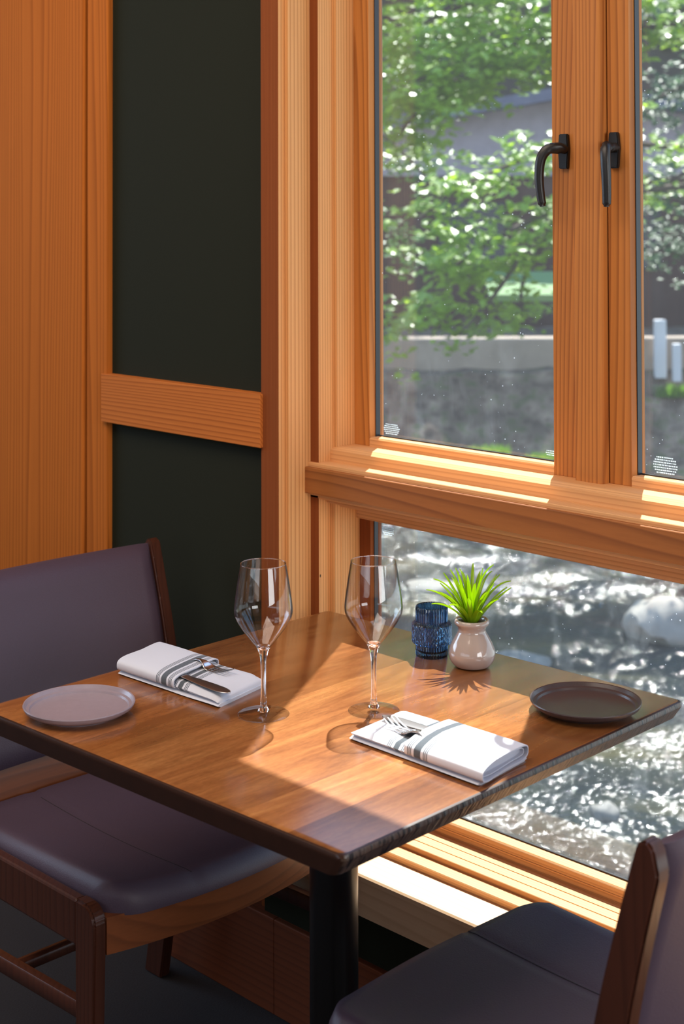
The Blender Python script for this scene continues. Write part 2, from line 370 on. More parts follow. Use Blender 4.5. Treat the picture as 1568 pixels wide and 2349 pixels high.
pane(win3, -2.0388, LXR, .382, .8993)
etching(win1, -2.000, 1.083, 6, .040, .0036); etching(win1, -1.612, 1.0755, 3, .030, .0036)
etching(win2, -1.383, 1.0905, 7, .045, .0042); etching(win3, -2.010, .888, 6, .030, .0036)

# casement handles
def handle(parent, x, z, side):
    o = bpy.data.objects.new('window_handle', None); COL.objects.link(o); o.parent = parent; o.location = (x, YS, z)
    o['label'] = 'black cast metal casement handle'
    bm = B(); prism(bm, [(-.0085, .030), (.0085, .030), (.0110, .004), (.0085, -.030), (-.0085, -.030), (-.0110, .004)], 'Y', -.008, 0)
    bmesh.ops.bevel(bm, geom=list(bm.edges), offset=.0015, segments=2, affect='EDGES')
    put('handle_base', bm, black_metal, o, smooth=True)
    s = side
    path = smooth_pts([(0, -.004, .004), (0, -.020, .005), (-.012*s, -.034, .003), (-.022*s, -.040, -.014), (-.026*s, -.040, -.045), (-.024*s, -.038, -.078), (-.0205*s, -.037, -.094)], 5)
    n = len(path); bm = B()
    sweep(bm, path, [((.0115-.0045*abs(i/(n-1)-.0)**.6) if i < n-2 else .004, .0085-.003*i/(n-1)) for i in range(n)], up=Vector((0, 1, .2)), seg=12, power=2.6)
    put('handle_lever', bm, black_metal, o, smooth=True)
handle(win1, -1.5595, 1.598, 1)
handle(win2, -1.4560, 1.597, -.35)

# ------------------------------------------------------------------ table
def table_top_mat():
    mt, nt, b, out = new_mat('stained_maple_staves')
    tc = N(nt, 'ShaderNodeTexCoord'); sep = N(nt, 'ShaderNodeSeparateXYZ'); nt.links.new(tc.outputs['Object'], sep.inputs[0])
    idx = math_n(nt, 'FLOOR', math_n(nt, 'MULTIPLY', math_n(nt, 'ADD', sep.outputs['X'], 3.02), 11.5))
    wn_ = N(nt, 'ShaderNodeTexWhiteNoise', noise_dimensions='1D'); nt.links.new(idx, wn_.inputs['W'])
    cmb = N(nt, 'ShaderNodeCombineXYZ'); nt.links.new(math_n(nt, 'MULTIPLY', wn_.outputs[0], 30), cmb.inputs['Z'])
    nt.links.new(sep.outputs['X'], cmb.inputs['X']); nt.links.new(math_n(nt, 'MULTIPLY', sep.outputs['Y'], .13), cmb.inputs['Y'])
    n1 = noise_n(nt, cmb.outputs[0], 16, 5, .6, 1.4); n2 = noise_n(nt, cmb.outputs[0], 120, 4, .65, .3)
    tc2 = coords(nt, (1, 1, 1)); n3 = noise_n(nt, tc2.outputs[0], 5, 2)
    fl = coords(nt, (1, .35, 1)); vo = noise_n(nt, fl.outputs[0], 260, 2, .5)
    c = ramp(nt, [(.25, srgb(108, 60, 30)), (.5, srgb(146, 92, 50)), (.75, srgb(170, 116, 66))]); nt.links.new(n1.outputs[0], c.inputs[0])
    tone = ramp(nt, [(0, (.60, .56, .52, 1)), (.45, (.98, .98, .98, 1)), (1, (1.28, 1.30, 1.28, 1))]); nt.links.new(wn_.outputs[0], tone.inputs[0])
    c2 = mix_c(nt, 1.0, c.outputs[0], tone.outputs[0], 'MULTIPLY')
    g = ramp(nt, [(.3, (.74, .70, .66, 1)), (.6, (1.05, 1.05, 1.05, 1))]); nt.links.new(n2.outputs[0], g.inputs[0])
    c3 = mix_c(nt, .8, c2, g.outputs[0], 'MULTIPLY')
    f = ramp(nt, [(.4, (.86, .84, .82, 1)), (.62, (1.08, 1.08, 1.08, 1))]); nt.links.new(vo.outputs[0], f.inputs[0])
    c3 = mix_c(nt, .5, c3, f.outputs[0], 'MULTIPLY')
    nt.links.new(c3, b.inputs['Base Color'])
    rr = ramp(nt, [(.3, (.18, .18, .18, 1)), (.75, (.25, .25, .25, 1))]); nt.links.new(n3.outputs[0], rr.inputs[0]); nt.links.new(rr.outputs[0], b.inputs['Roughness'])
    b.inputs['Coat Weight'].default_value = .6; b.inputs['Coat Roughness'].default_value = .17; b.inputs['Coat IOR'].default_value = 1.5
    bump(nt, b, n2.outputs[0], .08, .0003)
    return mt
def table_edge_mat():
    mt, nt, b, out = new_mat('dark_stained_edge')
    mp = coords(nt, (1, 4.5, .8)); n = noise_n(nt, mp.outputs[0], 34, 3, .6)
    r = ramp(nt, [(.52, srgb(74, 58, 48)), (.58, srgb(20, 14, 11))]); nt.links.new(n.outputs[0], r.inputs[0])  # grey lift paints the glancing sun; the dark ticks are saw marks
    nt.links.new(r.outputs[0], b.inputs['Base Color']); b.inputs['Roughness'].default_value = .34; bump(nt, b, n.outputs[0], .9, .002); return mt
S = .757/2; TYAW = R(1.85); TC = (-1.640, 1.597)
table = thing('dining_table', 'square brown wooden dining table on a black column beside the window', 'table', (TC[0], TC[1], 0), TYAW)
bm = B()
def rr_outline(x0, x1, y0, y1, r, n=5):
    P = []
    for cx_, cy_, a in ((x1-r, y1-r, 0), (x0+r, y1-r, 90), (x0+r, y0+r, 180), (x1-r, y0+r, 270)):
        for i in range(n+1): P.append((cx_+r*math.cos(R(a+90*i/n)), cy_+r*math.sin(R(a+90*i/n))))
    return P
levels = [(.004, .75, 0), (.0012, .7487, 0), (0, .7455, 0), (0, .742, .0), (.001, .722, .013), (.004, .720, .016)]
rings = []
for ins, z, ux in levels:
    P = rr_outline(-S+ins, S-ins-ux, -S+ins, S-ins, .012 if ux == 0 else .012)
    rings.append([bm.verts.new((x, y, z)) for x, y in P])
top = bm.faces.new(rings[0]); top.material_index = 0
for a, b_ in zip(rings, rings[1:]):
    for i in range(len(a)):
        f = bm.faces.new((a[i], b_[i], b_[(i+1) % len(a)], a[(i+1) % len(a)])); f.material_index = 1
f = bm.faces.new(rings[-1][::-1]); f.material_index = 1
bmesh.ops.recalc_face_normals(bm, faces=bm.faces)
bm.faces.ensure_lookup_table()
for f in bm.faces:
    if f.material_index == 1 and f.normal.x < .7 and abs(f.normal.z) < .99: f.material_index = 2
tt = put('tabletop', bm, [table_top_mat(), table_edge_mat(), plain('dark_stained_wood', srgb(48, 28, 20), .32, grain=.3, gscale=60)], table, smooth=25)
bm = B(); lathe(bm, [(0, .014), (.0368, .014), (.0368, .715), (0, .715)], 48); put('pedestal_column', bm, black_paint, table, smooth=True)
bm = B(); lathe(bm, [(0, 0), (.27, 0), (.272, .004), (.27, .010), (.10, .016), (.045, .020), (0, .020)], 64); put('base_plate', bm, black_paint, table, smooth=True)
bm = B(); box(bm, -.16, .16, -.03, .03, .710, .720); box(bm, -.03, .03, -.16, .16, .711, .7195); put('top_bracket', bm, black_paint, table)

# ------------------------------------------------------------------ chairs
walnut = wood('walnut_frame', srgb(74, 40, 28), srgb(34, 17, 12), 'Z', 60, 2, .06, seed=14, rough=.33, line=.35)
walnut_x = wood('walnut_frame_long', srgb(132, 74, 40), srgb(66, 32, 18), 'Y', 60, 2, .06, seed=15, rough=.33, line=.35)
leather = plain('aubergine_leather', srgb(72, 58, 73), .52, grain=.12, gscale=420, bumpd=.0006)
thread = plain('dark_seam', srgb(30, 24, 30), .8)
def arc2(cx_, cz, r, a0, a1, n=7): return [(cx_+r*math.cos(R(a0+(a1-a0)*i/n)), cz+r*math.sin(R(a0+(a1-a0)*i/n))) for i in range(n+1)]
def make_chair(label, loc, rz):
    c = thing('dining_chair', label, 'chair', loc, rz, 'dining chairs at the table')
    HW = .245
    for s in (-1, 1):
        y0, y1 = (HW-.012, HW+.012) if s > 0 else (-HW-.012, -HW+.012)
        bm = B(); pts = [(-.048, .0), (-.010, 0), (.0, .40)] + arc2(-.030, .418, .030, 0, 90) + [(-.052, .448), (-.052, .372)]
        prism(bm, pts, 'Y', y0, y1); bmesh.ops.bevel(bm, geom=list(bm.edges), offset=.004, segments=2, affect='EDGES'); put('front_leg', bm, walnut, c, smooth=True)
        bm = B(); box(bm, -.40, -.050, y0+.002, y1-.002, .376, .446, bev=.004); put('side_rail', bm, walnut, c)
        # rear leg running up into the back post
        P = smooth_pts([(-.50, .0), (-.465, .20), (-.440, .40), (-.446, .50), (-.474, .66), (-.520, .838)], 5); n = len(P)
        bm = B(); fr = []; bk = []
        for i, p in enumerate(P):
            t = i/(n-1); wv = .027 if t < .5 else .027-.009*(t-.5)*2
            fr.append((p[0]+wv, p[1])); bk.append((p[0]-wv*.9, p[1]))
        topc = [(fr[-1][0]-.004, fr[-1][1]+.006), (P[-1][0]+.004, P[-1][1]+.010), (bk[-1][0]+.012, bk[-1][1]+.002)]
        prism(bm, fr+topc+bk[:-1][::-1], 'Y', y0, y1); bmesh.ops.bevel(bm, geom=[e for e in bm.edges if e.calc_length() < 5], offset=.003, segments=2, affect='EDGES')
        put('back_post', bm, walnut, c, smooth=True)
        bm = B(); sweep(bm, [Vector((-.455, s*HW, .265)), Vector((-.25, s*HW, .272)), Vector((-.03, s*HW, .280))], [(.010, .014)]*3, seg=12, power=4); put('side_stretcher', bm, walnut, c, smooth=True)
    def front_x(y): return .034*(1-(abs(y)/HW)**2)
    # bowed front apron
    bm = B(); n = 20; vs = []
    for i in range(n+1):
        y = -HW+.012+(2*HW-.024)*i/n; x = front_x(y)-.004
        vs.append([bm.verts.new(v) for v in ((x, y, .372), (x, y, .428), (x-.020, y, .428), (x-.020, y, .372))])
    for a, b_ in zip(vs, vs[1:]):
        for k in range(4): bm.faces.new((a[k], a[(k+1) % 4], b_[(k+1) % 4], b_[k]))
    bm.faces.new(vs[0]); bm.faces.new(vs[-1][::-1]); put('front_apron', bm, walnut_x, c, smooth=50)
    bm = B(); box(bm, -.425, -.405, -HW+.012, HW-.012, .37, .43, bev=.003); put('rear_apron', bm, walnut_x, c)
    bm = B(); sweep(bm, [Vector((-.24, -HW, .272)), Vector((-.24, 0, .272)), Vector((-.24, HW, .272))], [(.010, .010)]*3, seg=12, power=4); put('cross_stretcher', bm, walnut, c, smooth=True)
    # cushion with rounded edge, seams dip slightly
    bm = B(); nu, nv = 34, 44; grid = []
    hw = HW-.013
    prof = [(0, 0)]
    for i in range(nu+1):
        row = []
        for j in range(nv+1):
            v = -1+2*j/nv; u = i/nu
            y = v*hw; xf = front_x(y)+.006-.034*max(0, (abs(y)-(hw-.055))/.055)**2.2; xb = -.428; x = xb+(xf-xb)*u
            ex = min(1, (xf-x)/.020, 1) ; ey = min(1, (hw-abs(y))/.022)
            e_ = lambda q: math.sqrt(max(0, 1-(1-max(0, min(1, q)))**2))
            z = .428+.034*min(e_(ex+.02), e_(ey+.02)) - .010*(1-(abs(v))**2)*math.sin(math.pi*min(1, u*1.0))*1.0 + .015*abs(v)**3*u
            for sy in (-.088,):
                d = abs(y-sy)
                if d < .009: z -= .0035*(1-d/.009)
            row.append(bm.verts.new((x, y, z)))
        grid.append(row)
    for i in range(nu):
        for j in range(nv): bm.faces.new((grid[i][j], grid[i+1][j], grid[i+1][j+1], grid[i][j+1]))
    border = [grid[i][0] for i in range(nu+1)]+[grid[nu][j] for j in range(1, nv+1)]+[grid[i][nv] for i in range(nu-1, -1, -1)]+[grid[0][j] for j in range(nv-1, 0, -1)]
    low = [bm.verts.new((v.co.x*.99, v.co.y*.99, .425)) for v in border]
    for k in range(len(border)): bm.faces.new((border[k], border[(k+1) % len(border)], low[(k+1) % len(border)], low[k]))
    bm.faces.new(low)
    cushion = put('seat', bm, leather, c, smooth=70)
    for sy in (-.088,):
        bm = B(); pth = []
        for i in range(nu-1, 1, -1):
            u = i/nu; xf = front_x(sy)+.006; x = -.428+(xf+.428)*u; v = sy/hw
            z = .428+.034*min(1, math.sqrt(max(0, 1-(1-min(1, (xf-x)/.020+.02))**2)))-.010*(1-v*v)*math.sin(math.pi*u)+.015*abs(v)**3*u-.0034+.0010
            pth.append(Vector((x, sy, z)))
        sweep(bm, pth, [.0013]*len(pth), seg=6); put('seat_seam', bm, thread, cushion)
    # curved back: wooden shell, upholstered on both faces
    def back_grid(z0, z1, off, th, wdt, rnd):
        bm = B(); nz, ny = 16, 26
        def P(i, j, side):
            t = i/nz; z = z0+(z1-z0)*t; v = -1+2*j/ny; y = v*wdt
            k = (z-.45)/.40; xc = -.432-.012*(1-min(1, k*3))*0-.092*k*(.5+.5*k)
            x = xc-.012*(1-v*v)
            edge = min(1, (1-abs(v))/.05, t/.06+.15, (1-t)/.05+.15) if rnd else 1
            return (x+off+side*th/2*math.sqrt(max(.02, edge)), y, z)
        F = [[bm.verts.new(P(i, j, 1)) for j in range(ny+1)] for i in range(nz+1)]; K = [[bm.verts.new(P(i, j, -1)) for j in range(ny+1)] for i in range(nz+1)]
        for i in range(nz):
            for j in range(ny):
                bm.faces.new((F[i][j], F[i][j+1], F[i+1][j+1], F[i+1][j])); bm.faces.new((K[i][j], K[i+1][j], K[i+1][j+1], K[i][j+1]))
        for i in range(nz):
            for j in (0, ny): bm.faces.new((F[i][j], F[i+1][j], K[i+1][j], K[i][j]))
        for j in range(ny):
            for i in (0, nz): bm.faces.new((F[i][j], K[i][j], K[i][j+1], F[i][j+1]))
        return bm
    put('back_rail', back_grid(.455, .60, -.002, .014, HW-.012, False), walnut_x, c, smooth=50)
    put('back_cushion', back_grid(.512, .838, .004, .036, HW-.010, True), leather, c, smooth=60, label='purple grey leather back pad')
    return c
chair_l = make_chair('purple leather dining chair facing the window side table, against the green wall', (-1.885, 1.590, 0), 0)
chair_r = make_chair('purple leather dining chair seen from behind, nearest the sunlit window sill', (-1.408, 1.575, 0), math.pi)

# ------------------------------------------------------------------ crockery and glass
def plate(label, loc, col):
    mt, nt, b, out = new_mat('stoneware'); mp = coords(nt, (1, 1, 1)); n = noise_n(nt, mp.outputs[0], 120, 3)
    nt.links.new(mix_c(nt, n.outputs[0], tuple(x*.85 for x in col[:3])+(1,), col), b.inputs['Base Color']); b.inputs['Roughness'].default_value = .33
    bm = B(); lathe(bm, [(0, .0022), (.052, .0022), (.054, 0), (.058, 0), (.0605, .0028), (.072, .0062), (.0805, .0115), (.0828, .0165), (.0822, .0178), (.0805, .0172), (.0775, .0125), (.0735, .0112), (.0720, .0082), (.067, .0062), (.03, .0056), (0, .0056)], 96)
    o = put('side_plate', bm, mt, smooth=35, loc=loc); tag(o, label, 'plate', 'side plates on the table'); return o
plate('light grey stoneware side plate in the shade near the left chair', (-1.877, 1.300, .75), srgb(150, 138, 148))
plate('dark grey stoneware side plate by the glass at the corner against the window', (-1.352, 1.842, .75), srgb(72, 62, 64))

def clear_glass(name, tint=(1, 1, 1, 1), rough=0):
    mt, nt, b, out = new_mat(name); b.inputs['Base Color'].default_value = tint; b.inputs['Transmission Weight'].default_value = 1
    b.inputs['Roughness'].default_value = rough; b.inputs['IOR'].default_value = 1.5; return mt
def thin_glass(name):
    mt, nt, b, out = new_mat(name); nt.nodes.remove(b)
    tr = N(nt, 'ShaderNodeBsdfTransparent'); gl = N(nt, 'ShaderNodeBsdfGlossy'); gl.inputs['Roughness'].default_value = 0
    lw = N(nt, 'ShaderNodeLayerWeight'); lw.inputs[0].default_value = .5
    r = ramp(nt, [(0, (.99, .99, .99, 1)), (.62, (.96, .96, .96, 1)), (.82, (.62, .63, .63, 1)), (1, (.12, .13, .13, 1))]); nt.links.new(lw.outputs['Facing'], r.inputs[0]); nt.links.new(r.outputs[0], tr.inputs[0])
    mx = N(nt, 'ShaderNodeMixShader'); nt.links.new(schlick(nt), mx.inputs[0]); nt.links.new(tr.outputs[0], mx.inputs[1]); nt.links.new(gl.outputs[0], mx.inputs[2])
    nt.links.new(mx.outputs[0], out.inputs[0]); return mt
solid_glass = clear_glass('solid_clear_glass'); bowl_glass = thin_glass('thin_blown_glass')
def wine_glass(label, loc):
    o = thing('wine_glass', label, 'wine glass', loc, 0, 'wine glasses on the table')
    bowl = smooth_pts([(.0110, .1015), (.0200, .1120), (.0330, .1290), (.0412, .1430), (.0436, .1525), (.0430, .1640), (.0402, .1850), (.0368, .2070), (.0339, .2230)], 7)
    bm = B(); lathe(bm, [(p[0], p[1]) for p in bowl] + [(p[0]-.0009, p[1]) for p in bowl[::-1]], 96, close=True); put('bowl', bm, bowl_glass, o, smooth=60)
    bm = B(); lathe(bm, [(.0339+.0004*math.cos(t*math.pi/4), .2232+.0006*math.sin(t*math.pi/4)) for t in range(8)], 96, close=True); put('rim', bm, solid_glass, o, smooth=True)
    bm = B(); lathe(bm, [(0, .0004), (.0360, .0004), (.0380, .0010), (.0384, .0018), (.0372, .0026), (.020, .0040), (.0080, .0062), (0, .0062)], 96); put('foot', bm, bowl_glass, o, smooth=60)
    low = smooth_pts([(.0092, .0066), (.0078, .0085), (.0052, .0140), (.0040, .0300), (.0036, .0520), (.0042, .0760), (.0062, .0900), (.0110, .1015)], 6)
    bm = B(); lathe(bm, [(0, .0064)]+[(p[0], p[1]) for p in low]+[(.0090, .1022), (.0045, .0985), (0, .0965)], 96); put('stem', bm, solid_glass, o, smooth=60)
    return o
wine_glass('clear empty wine glass beside the shaded napkin', (-1.6785, 1.4900, .75))
wine_glass('clear empty wine glass in the sun beside the napkin with cutlery', (-1.5736, 1.6167, .75))

# blue ribbed candle holder, three tiers
def blue_glass():
    mt, nt, b, out = new_mat('blue_pressed_glass'); b.inputs['Base Color'].default_value = (.12, .30, .56, 1); b.inputs['Transmission Weight'].default_value = .96
    b.inputs['Roughness'].default_value = .05; b.inputs['IOR'].default_value = 1.5; return mt
bm = B()
def ribs(r, z, a):
    if z < .056 and z > .021 and r > .0285: return r+.0016*abs(math.sin(a*20+z*330*(1 if int(a/(2*math.pi)*10) % 2 else -1)))
    return r+(.0008 if r > .0262 else .0005)*math.cos(a*36)
outer = [(0, 0), (.0255, 0), (.0265, .002), (.0265, .0195), (.0300, .0215), (.0325, .0245)]+[(.0325, .0245+.003*k) for k in range(1, 10)]+[(.0325, .0535), (.0305, .0560), (.0268, .0575), (.0266, .070), (.0266, .0815), (.0258, .0828)]
inner = [(.0245, .0815), (.0240, .058), (.0240, .012), (.020, .008), (0, .0075)]
lathe(bm, outer+inner, 216, rfun=lambda r, z, a: ribs(r, z, a))
o = put('candle_holder', bm, blue_glass(), smooth=30, loc=(-1.701, 1.888, .75)); tag(o, 'dark blue ribbed glass candle holder with a wider middle behind the plant pot', 'candle holder')
# potted spiky plant
PX, PY = -1.6150, 1.8905
pot = thing('potted_plant', 'spiky bright green plant in a small glossy cream pot on the table', 'plant', (PX, PY, .75))
ceramic = plain('cream_glaze', srgb(170, 158, 152), .14, coat=.7)
bm = B(); prof = smooth_pts([(.022, 0), (.0300, .0025), (.0365, .0120), (.0383, .0230), (.0340, .0370), (.0262, .0510), (.0228, .0580), (.0240, .0640), (.0282, .0690), (.0290, .0730), (.0268, .0765), (.0238, .0760), (.0215, .0710), (.0205, .0600)], 6)
lathe(bm, [(0, 0)]+[(p[0], p[1]) for p in prof]+[(0, .060)], 72); put('pot', bm, ceramic, pot, smooth=60, label='glossy cream ceramic pot')
bm = B(); lathe(bm, [(0, .0655), (.0208, .0645), (.0208, .061), (0, .061)], 32); put('soil', bm, plain('soil', srgb(40, 34, 18), .95, grain=.6, gscale=700, bumpd=.002), pot)
def leaf_mat(name, base, trans, yl, rough=.26, spec=.5):
    mt, nt, b, out = new_mat(name); mp = coords(nt, (1, 1, 1)); n = noise_n(nt, mp.outputs[0], yl, 2)
    c = mix_c(nt, n.outputs[0], base, trans); nt.links.new(c, b.inputs['Base Color']); b.inputs['Roughness'].default_value = rough; b.inputs['Specular IOR Level'].default_value = spec
    tl = N(nt, 'ShaderNodeBsdfTranslucent'); nt.links.new(mix_c(nt, n.outputs[0], trans, tuple(min(1, x*1.25) for x in trans[:3])+(1,)), tl.inputs[0])
    mx = N(nt, 'ShaderNodeMixShader'); mx.inputs[0].default_value = .52; nt.links.new(b.outputs[0], mx.inputs[1]); nt.links.new(tl.outputs[0], mx.inputs[2]); nt.links.new(mx.outputs[0], out.inputs[0]); return mt
spike = leaf_mat('succulent_leaf', srgb(96, 140, 30), srgb(190, 220, 40), 60)
rl = random.Random(5)
def spike_leaf(az, lean, length, width, curl):
    bm = B(); d = Vector((math.cos(az), math.sin(az), 0)); side = Vector((-math.sin(az), math.cos(az), 0)); n = 12; p = d*.004; ang = R(90-lean*.45); rows = []
    for i in range(n+1):
        t = i/n; a = ang-R(lean*.55+curl*t*t)*t
        wv = width*(.75+.5*t)*(1-t)**.55 if t < 1 else 0
        nrm = (-d*math.sin(a)+Vector((0, 0, 1))*math.cos(a))
        rows.append((p.copy(), wv, nrm.copy()))
        p = p+(d*math.cos(a)+Vector((0, 0, 1))*math.sin(a))*length/n
    prev = None
    for pt, wv, nrm in rows:
        wv = max(wv, .0003)
        cur = [bm.verts.new(pt-side*wv+nrm*wv*.45), bm.verts.new(pt-nrm*.0004), bm.verts.new(pt+side*wv+nrm*wv*.45), bm.verts.new(pt+nrm*(-.0012))]
        if prev:
            for k in range(4): bm.faces.new((prev[k], prev[(k+1) % 4], cur[(k+1) % 4], cur[k]))
        prev = cur
    return bm
nl = 34
for i in range(nl):
    az = i*2.39996+.4; q = i/(nl-1); lean = 8+62*q**.8+rl.uniform(-6, 6)
    L_ = .108-.030*q+rl.uniform(-.010, .012)
    put('leaf', spike_leaf(az, lean, L_, .0054+rl.uniform(-.0010, .0010), rl.uniform(5, 55)*(1 if rl.random() < .75 else -.4)), spike, pot, smooth=80, loc=(0, 0, .0630))

# ------------------------------------------------------------------ napkins
def napkin_mat(stripes):
    """woven white cotton with grey stripes across, given as (position, half-width) along local x"""
    mt, nt, b, out = new_mat('striped_napkin_cotton')
    tc = N(nt, 'ShaderNodeTexCoord'); uv = N(nt, 'ShaderNodeUVMap'); sep = N(nt, 'ShaderNodeSeparateXYZ'); nt.links.new(uv.outputs[0], sep.inputs[0])
    tot = None
    for p, h in stripes:
        h = max(h, .0008)
        s = math_n(nt, 'LESS_THAN', math_n(nt, 'ABSOLUTE', math_n(nt, 'SUBTRACT', sep.outputs['X'], p)), h)
        tot = s if tot is None else math_n(nt, 'MAXIMUM', tot, s)
    mp = coords(nt, (1, 1, 1)); n = noise_n(nt, mp.outputs[0], 900, 2)
    stripe = mix_c(nt, n.outputs[0], srgb(62, 70, 78), srgb(92, 100, 108))
    c = mix_c(nt, tot, srgb(206, 211, 222), stripe) if tot is not None else None
    if c is not None: nt.links.new(c, b.inputs['Base Color'])
    else: b.inputs['Base Color'].default_value = srgb(206, 211, 222)
    b.inputs['Roughness'].default_value = .85; b.inputs['Specular IOR Level'].default_value = .2; b.inputs['Sheen Weight'].default_value = .2
    n2 = noise_n(nt, mp.outputs[0], 40, 3); bump(nt, b, math_n(nt, 'ADD', math_n(nt, 'MULTIPLY', n.outputs[0], .15), n2.outputs[0]), .35, .0015); return mt
def group(c, wide=.0055, side=1): return [(c, wide)]+[(c+s*(wide+.0055+k*.0030), .0006) for s in (-1, 1) for k in range(3)]
def fold_slab(L0, L1, W0, W1, z0, z1, shear, puff=.002, rnd=True, skew=0, nx=40, ny=16, wav=0, seed=0, lift=None, taper=0):
    """soft folded layer; the +/-y long edges are rounded folds"""
    bm = B(); uvl = bm.loops.layers.uv.new('UVMap'); prof = []
    th = (z1-z0)
    def P(u, s):   # s in 0..1 around the cross-section loop
        x = L0+(L1-L0)*u
        tp = 1-.55*max(0, 1-(L1-x)/taper)**2 if taper else 1
        per = 2*ny
        k = s
        if k < ny: v = k/ny; topside = True
        else: v = 1-(k-ny)/ny; topside = False
        y = W0+(W1-W0)*v
        e = min(1, (v*(W1-W0))/(th*.55), ((1-v)*(W1-W0))/(th*.55)); r_ = math.sqrt(max(0, 1-(1-e)**2)) if rnd else 1
        zc = (z0+z1)/2; zz = zc+(th/2*r_ if topside else -th/2*r_)
        if topside: zz += puff*math.sin(math.pi*v)*math.sin(math.pi*min(1, max(0, u)))
        w_ = noise.noise(Vector((x*14+seed, y*14, seed)))*wav
        if topside: zz += w_
        if topside and taper: zz = z0+(zz-z0)*tp
        return (x+shear*(y)+skew*v, y+w_*.3, zz), x
    rings = []
    for i in range(nx+1):
        rings.append([(bm.verts.new(P(i/nx, s)[0]), P(i/nx, s)[1], s) for s in range(2*ny)])
    def face(vs):
        try: f = bm.faces.new([v[0] for v in vs])
        except ValueError: return
        for lp, v in zip(f.loops, vs): lp[uvl].uv = (v[1], v[2]/(2*ny))
    for a, b_ in zip(rings, rings[1:]):
        for s in range(2*ny):
            t = (s+1) % (2*ny); face((a[s], b_[s], b_[t], a[t]))
    face(rings[0][::-1]); face(rings[-1]); return bm
def fold_shell(L0, L1, W0, W1, z0, z1, shear, puff, t, seed=0, skew=0, nx=44, ns=52):
    """a rolled-over layer of cloth: a flattened open tube of thickness t running along x"""
    bm = B(); uvl = bm.loops.layers.uv.new('UVMap'); hw = (W1-W0)/2; hh = (z1-z0)/2; yc = (W0+W1)/2; zc = (z0+z1)/2
    def ring(x, u, off):
        out = []
        for k in range(ns):
            a = 2*math.pi*k/ns; c_, s_ = math.cos(a), math.sin(a)
            y = math.copysign(abs(c_)**.42, c_)*(hw-off); z = math.copysign(abs(s_)**.62, s_)*(hh-off)
            v = (y/hw+1)/2; w_ = noise.noise(Vector((x*16+seed, y*18, seed)))*.0014
            if s_ > 0: z += puff*math.sin(math.pi*v)*math.sin(math.pi*(.12+.76*u))+w_-.0022*(1-abs(2*v-1))*(1-math.sin(math.pi*(.1+.8*u)))
            out.append((bm.verts.new((x+shear*y+skew*v+.0016*math.sin(7*v+seed), yc+y, zc+z)), x, k/ns))
        return out
    O = []; I = []
    for i in range(nx+1):
        u = i/nx; x = L0+(L1-L0)*u; O.append(ring(x, u, 0)); I.append(ring(x, u, t))
    def face(vs):
        f = bm.faces.new([v[0] for v in vs])
        for lp, v in zip(f.loops, vs): lp[uvl].uv = (v[1], v[2])
    for i in range(nx):
        for k in range(ns):
            m_ = (k+1) % ns; face((O[i][k], O[i+1][k], O[i+1][m_], O[i][m_])); face((I[i][k], I[i][m_], I[i+1][m_], I[i+1][k]))
    for k in range(ns):
        m_ = (k+1) % ns; face((O[0][k], O[0][m_], I[0][m_], I[0][k])); face((O[nx][k], I[nx][k], I[nx][m_], O[nx][m_]))
    return bm
steel = plain('brushed_steel', (.62, .62, .63, 1), .24, metal=1, grain=.08, gscale=400)
steel_d = plain('dark_steel_knife', (.50, .51, .53, 1), .28, metal=1)
def napkin(label, loc, rz, flip, shear):
    """local x runs along the napkin; pocket fold covers the end at -x; cutlery comes out towards +x"""
    o = thing('folded_napkin', label, 'napkin', loc, rz, 'napkins on the table')
    f = flip
    main = napkin_mat(group(.012)); under = napkin_mat(group(.008, .0050)); pl = napkin_mat([])
    put('bottom_fold', fold_slab(-.1190, .1215, -.0605, .0600, 0, .0050, shear, 0, wav=.0010, seed=1), pl, o, smooth=70)
    put('inner_fold', fold_slab(-.1100, .1190, -.0580, .0590, .0045, .0165, shear, .0030, wav=.0020, seed=3, taper=.022), napkin_mat(group(.031, .0050)), o, smooth=70, label='striped lower fold')
    put('pocket_fold', fold_shell(-.1200, .021, -.0610, .0605, .0035, .0250, shear, .0045, .0017, seed=4, skew=-.006), napkin_mat(group(-.003, .0062)), o, smooth=70, label='striped upper fold forming the cutlery pocket')
    put('tucked_fold', fold_shell(-.1165, .010, -.0560, .0560, .0062, .0200, shear, .0030, .0015, seed=6), pl, o, smooth=70)
    return o
N1 = ('white napkin with grey stripes in the shade near the left chair, cutlery tucked in', (-1.8840, 1.5160, .75), R(2), 1, -.20)
N2 = ('white napkin with grey stripes lying in the sun beside the right wine glass', (-1.4005, 1.5640, .75), R(180-1), 1, -.14)
nap1 = napkin(*N1); nap2 = napkin(*N2)

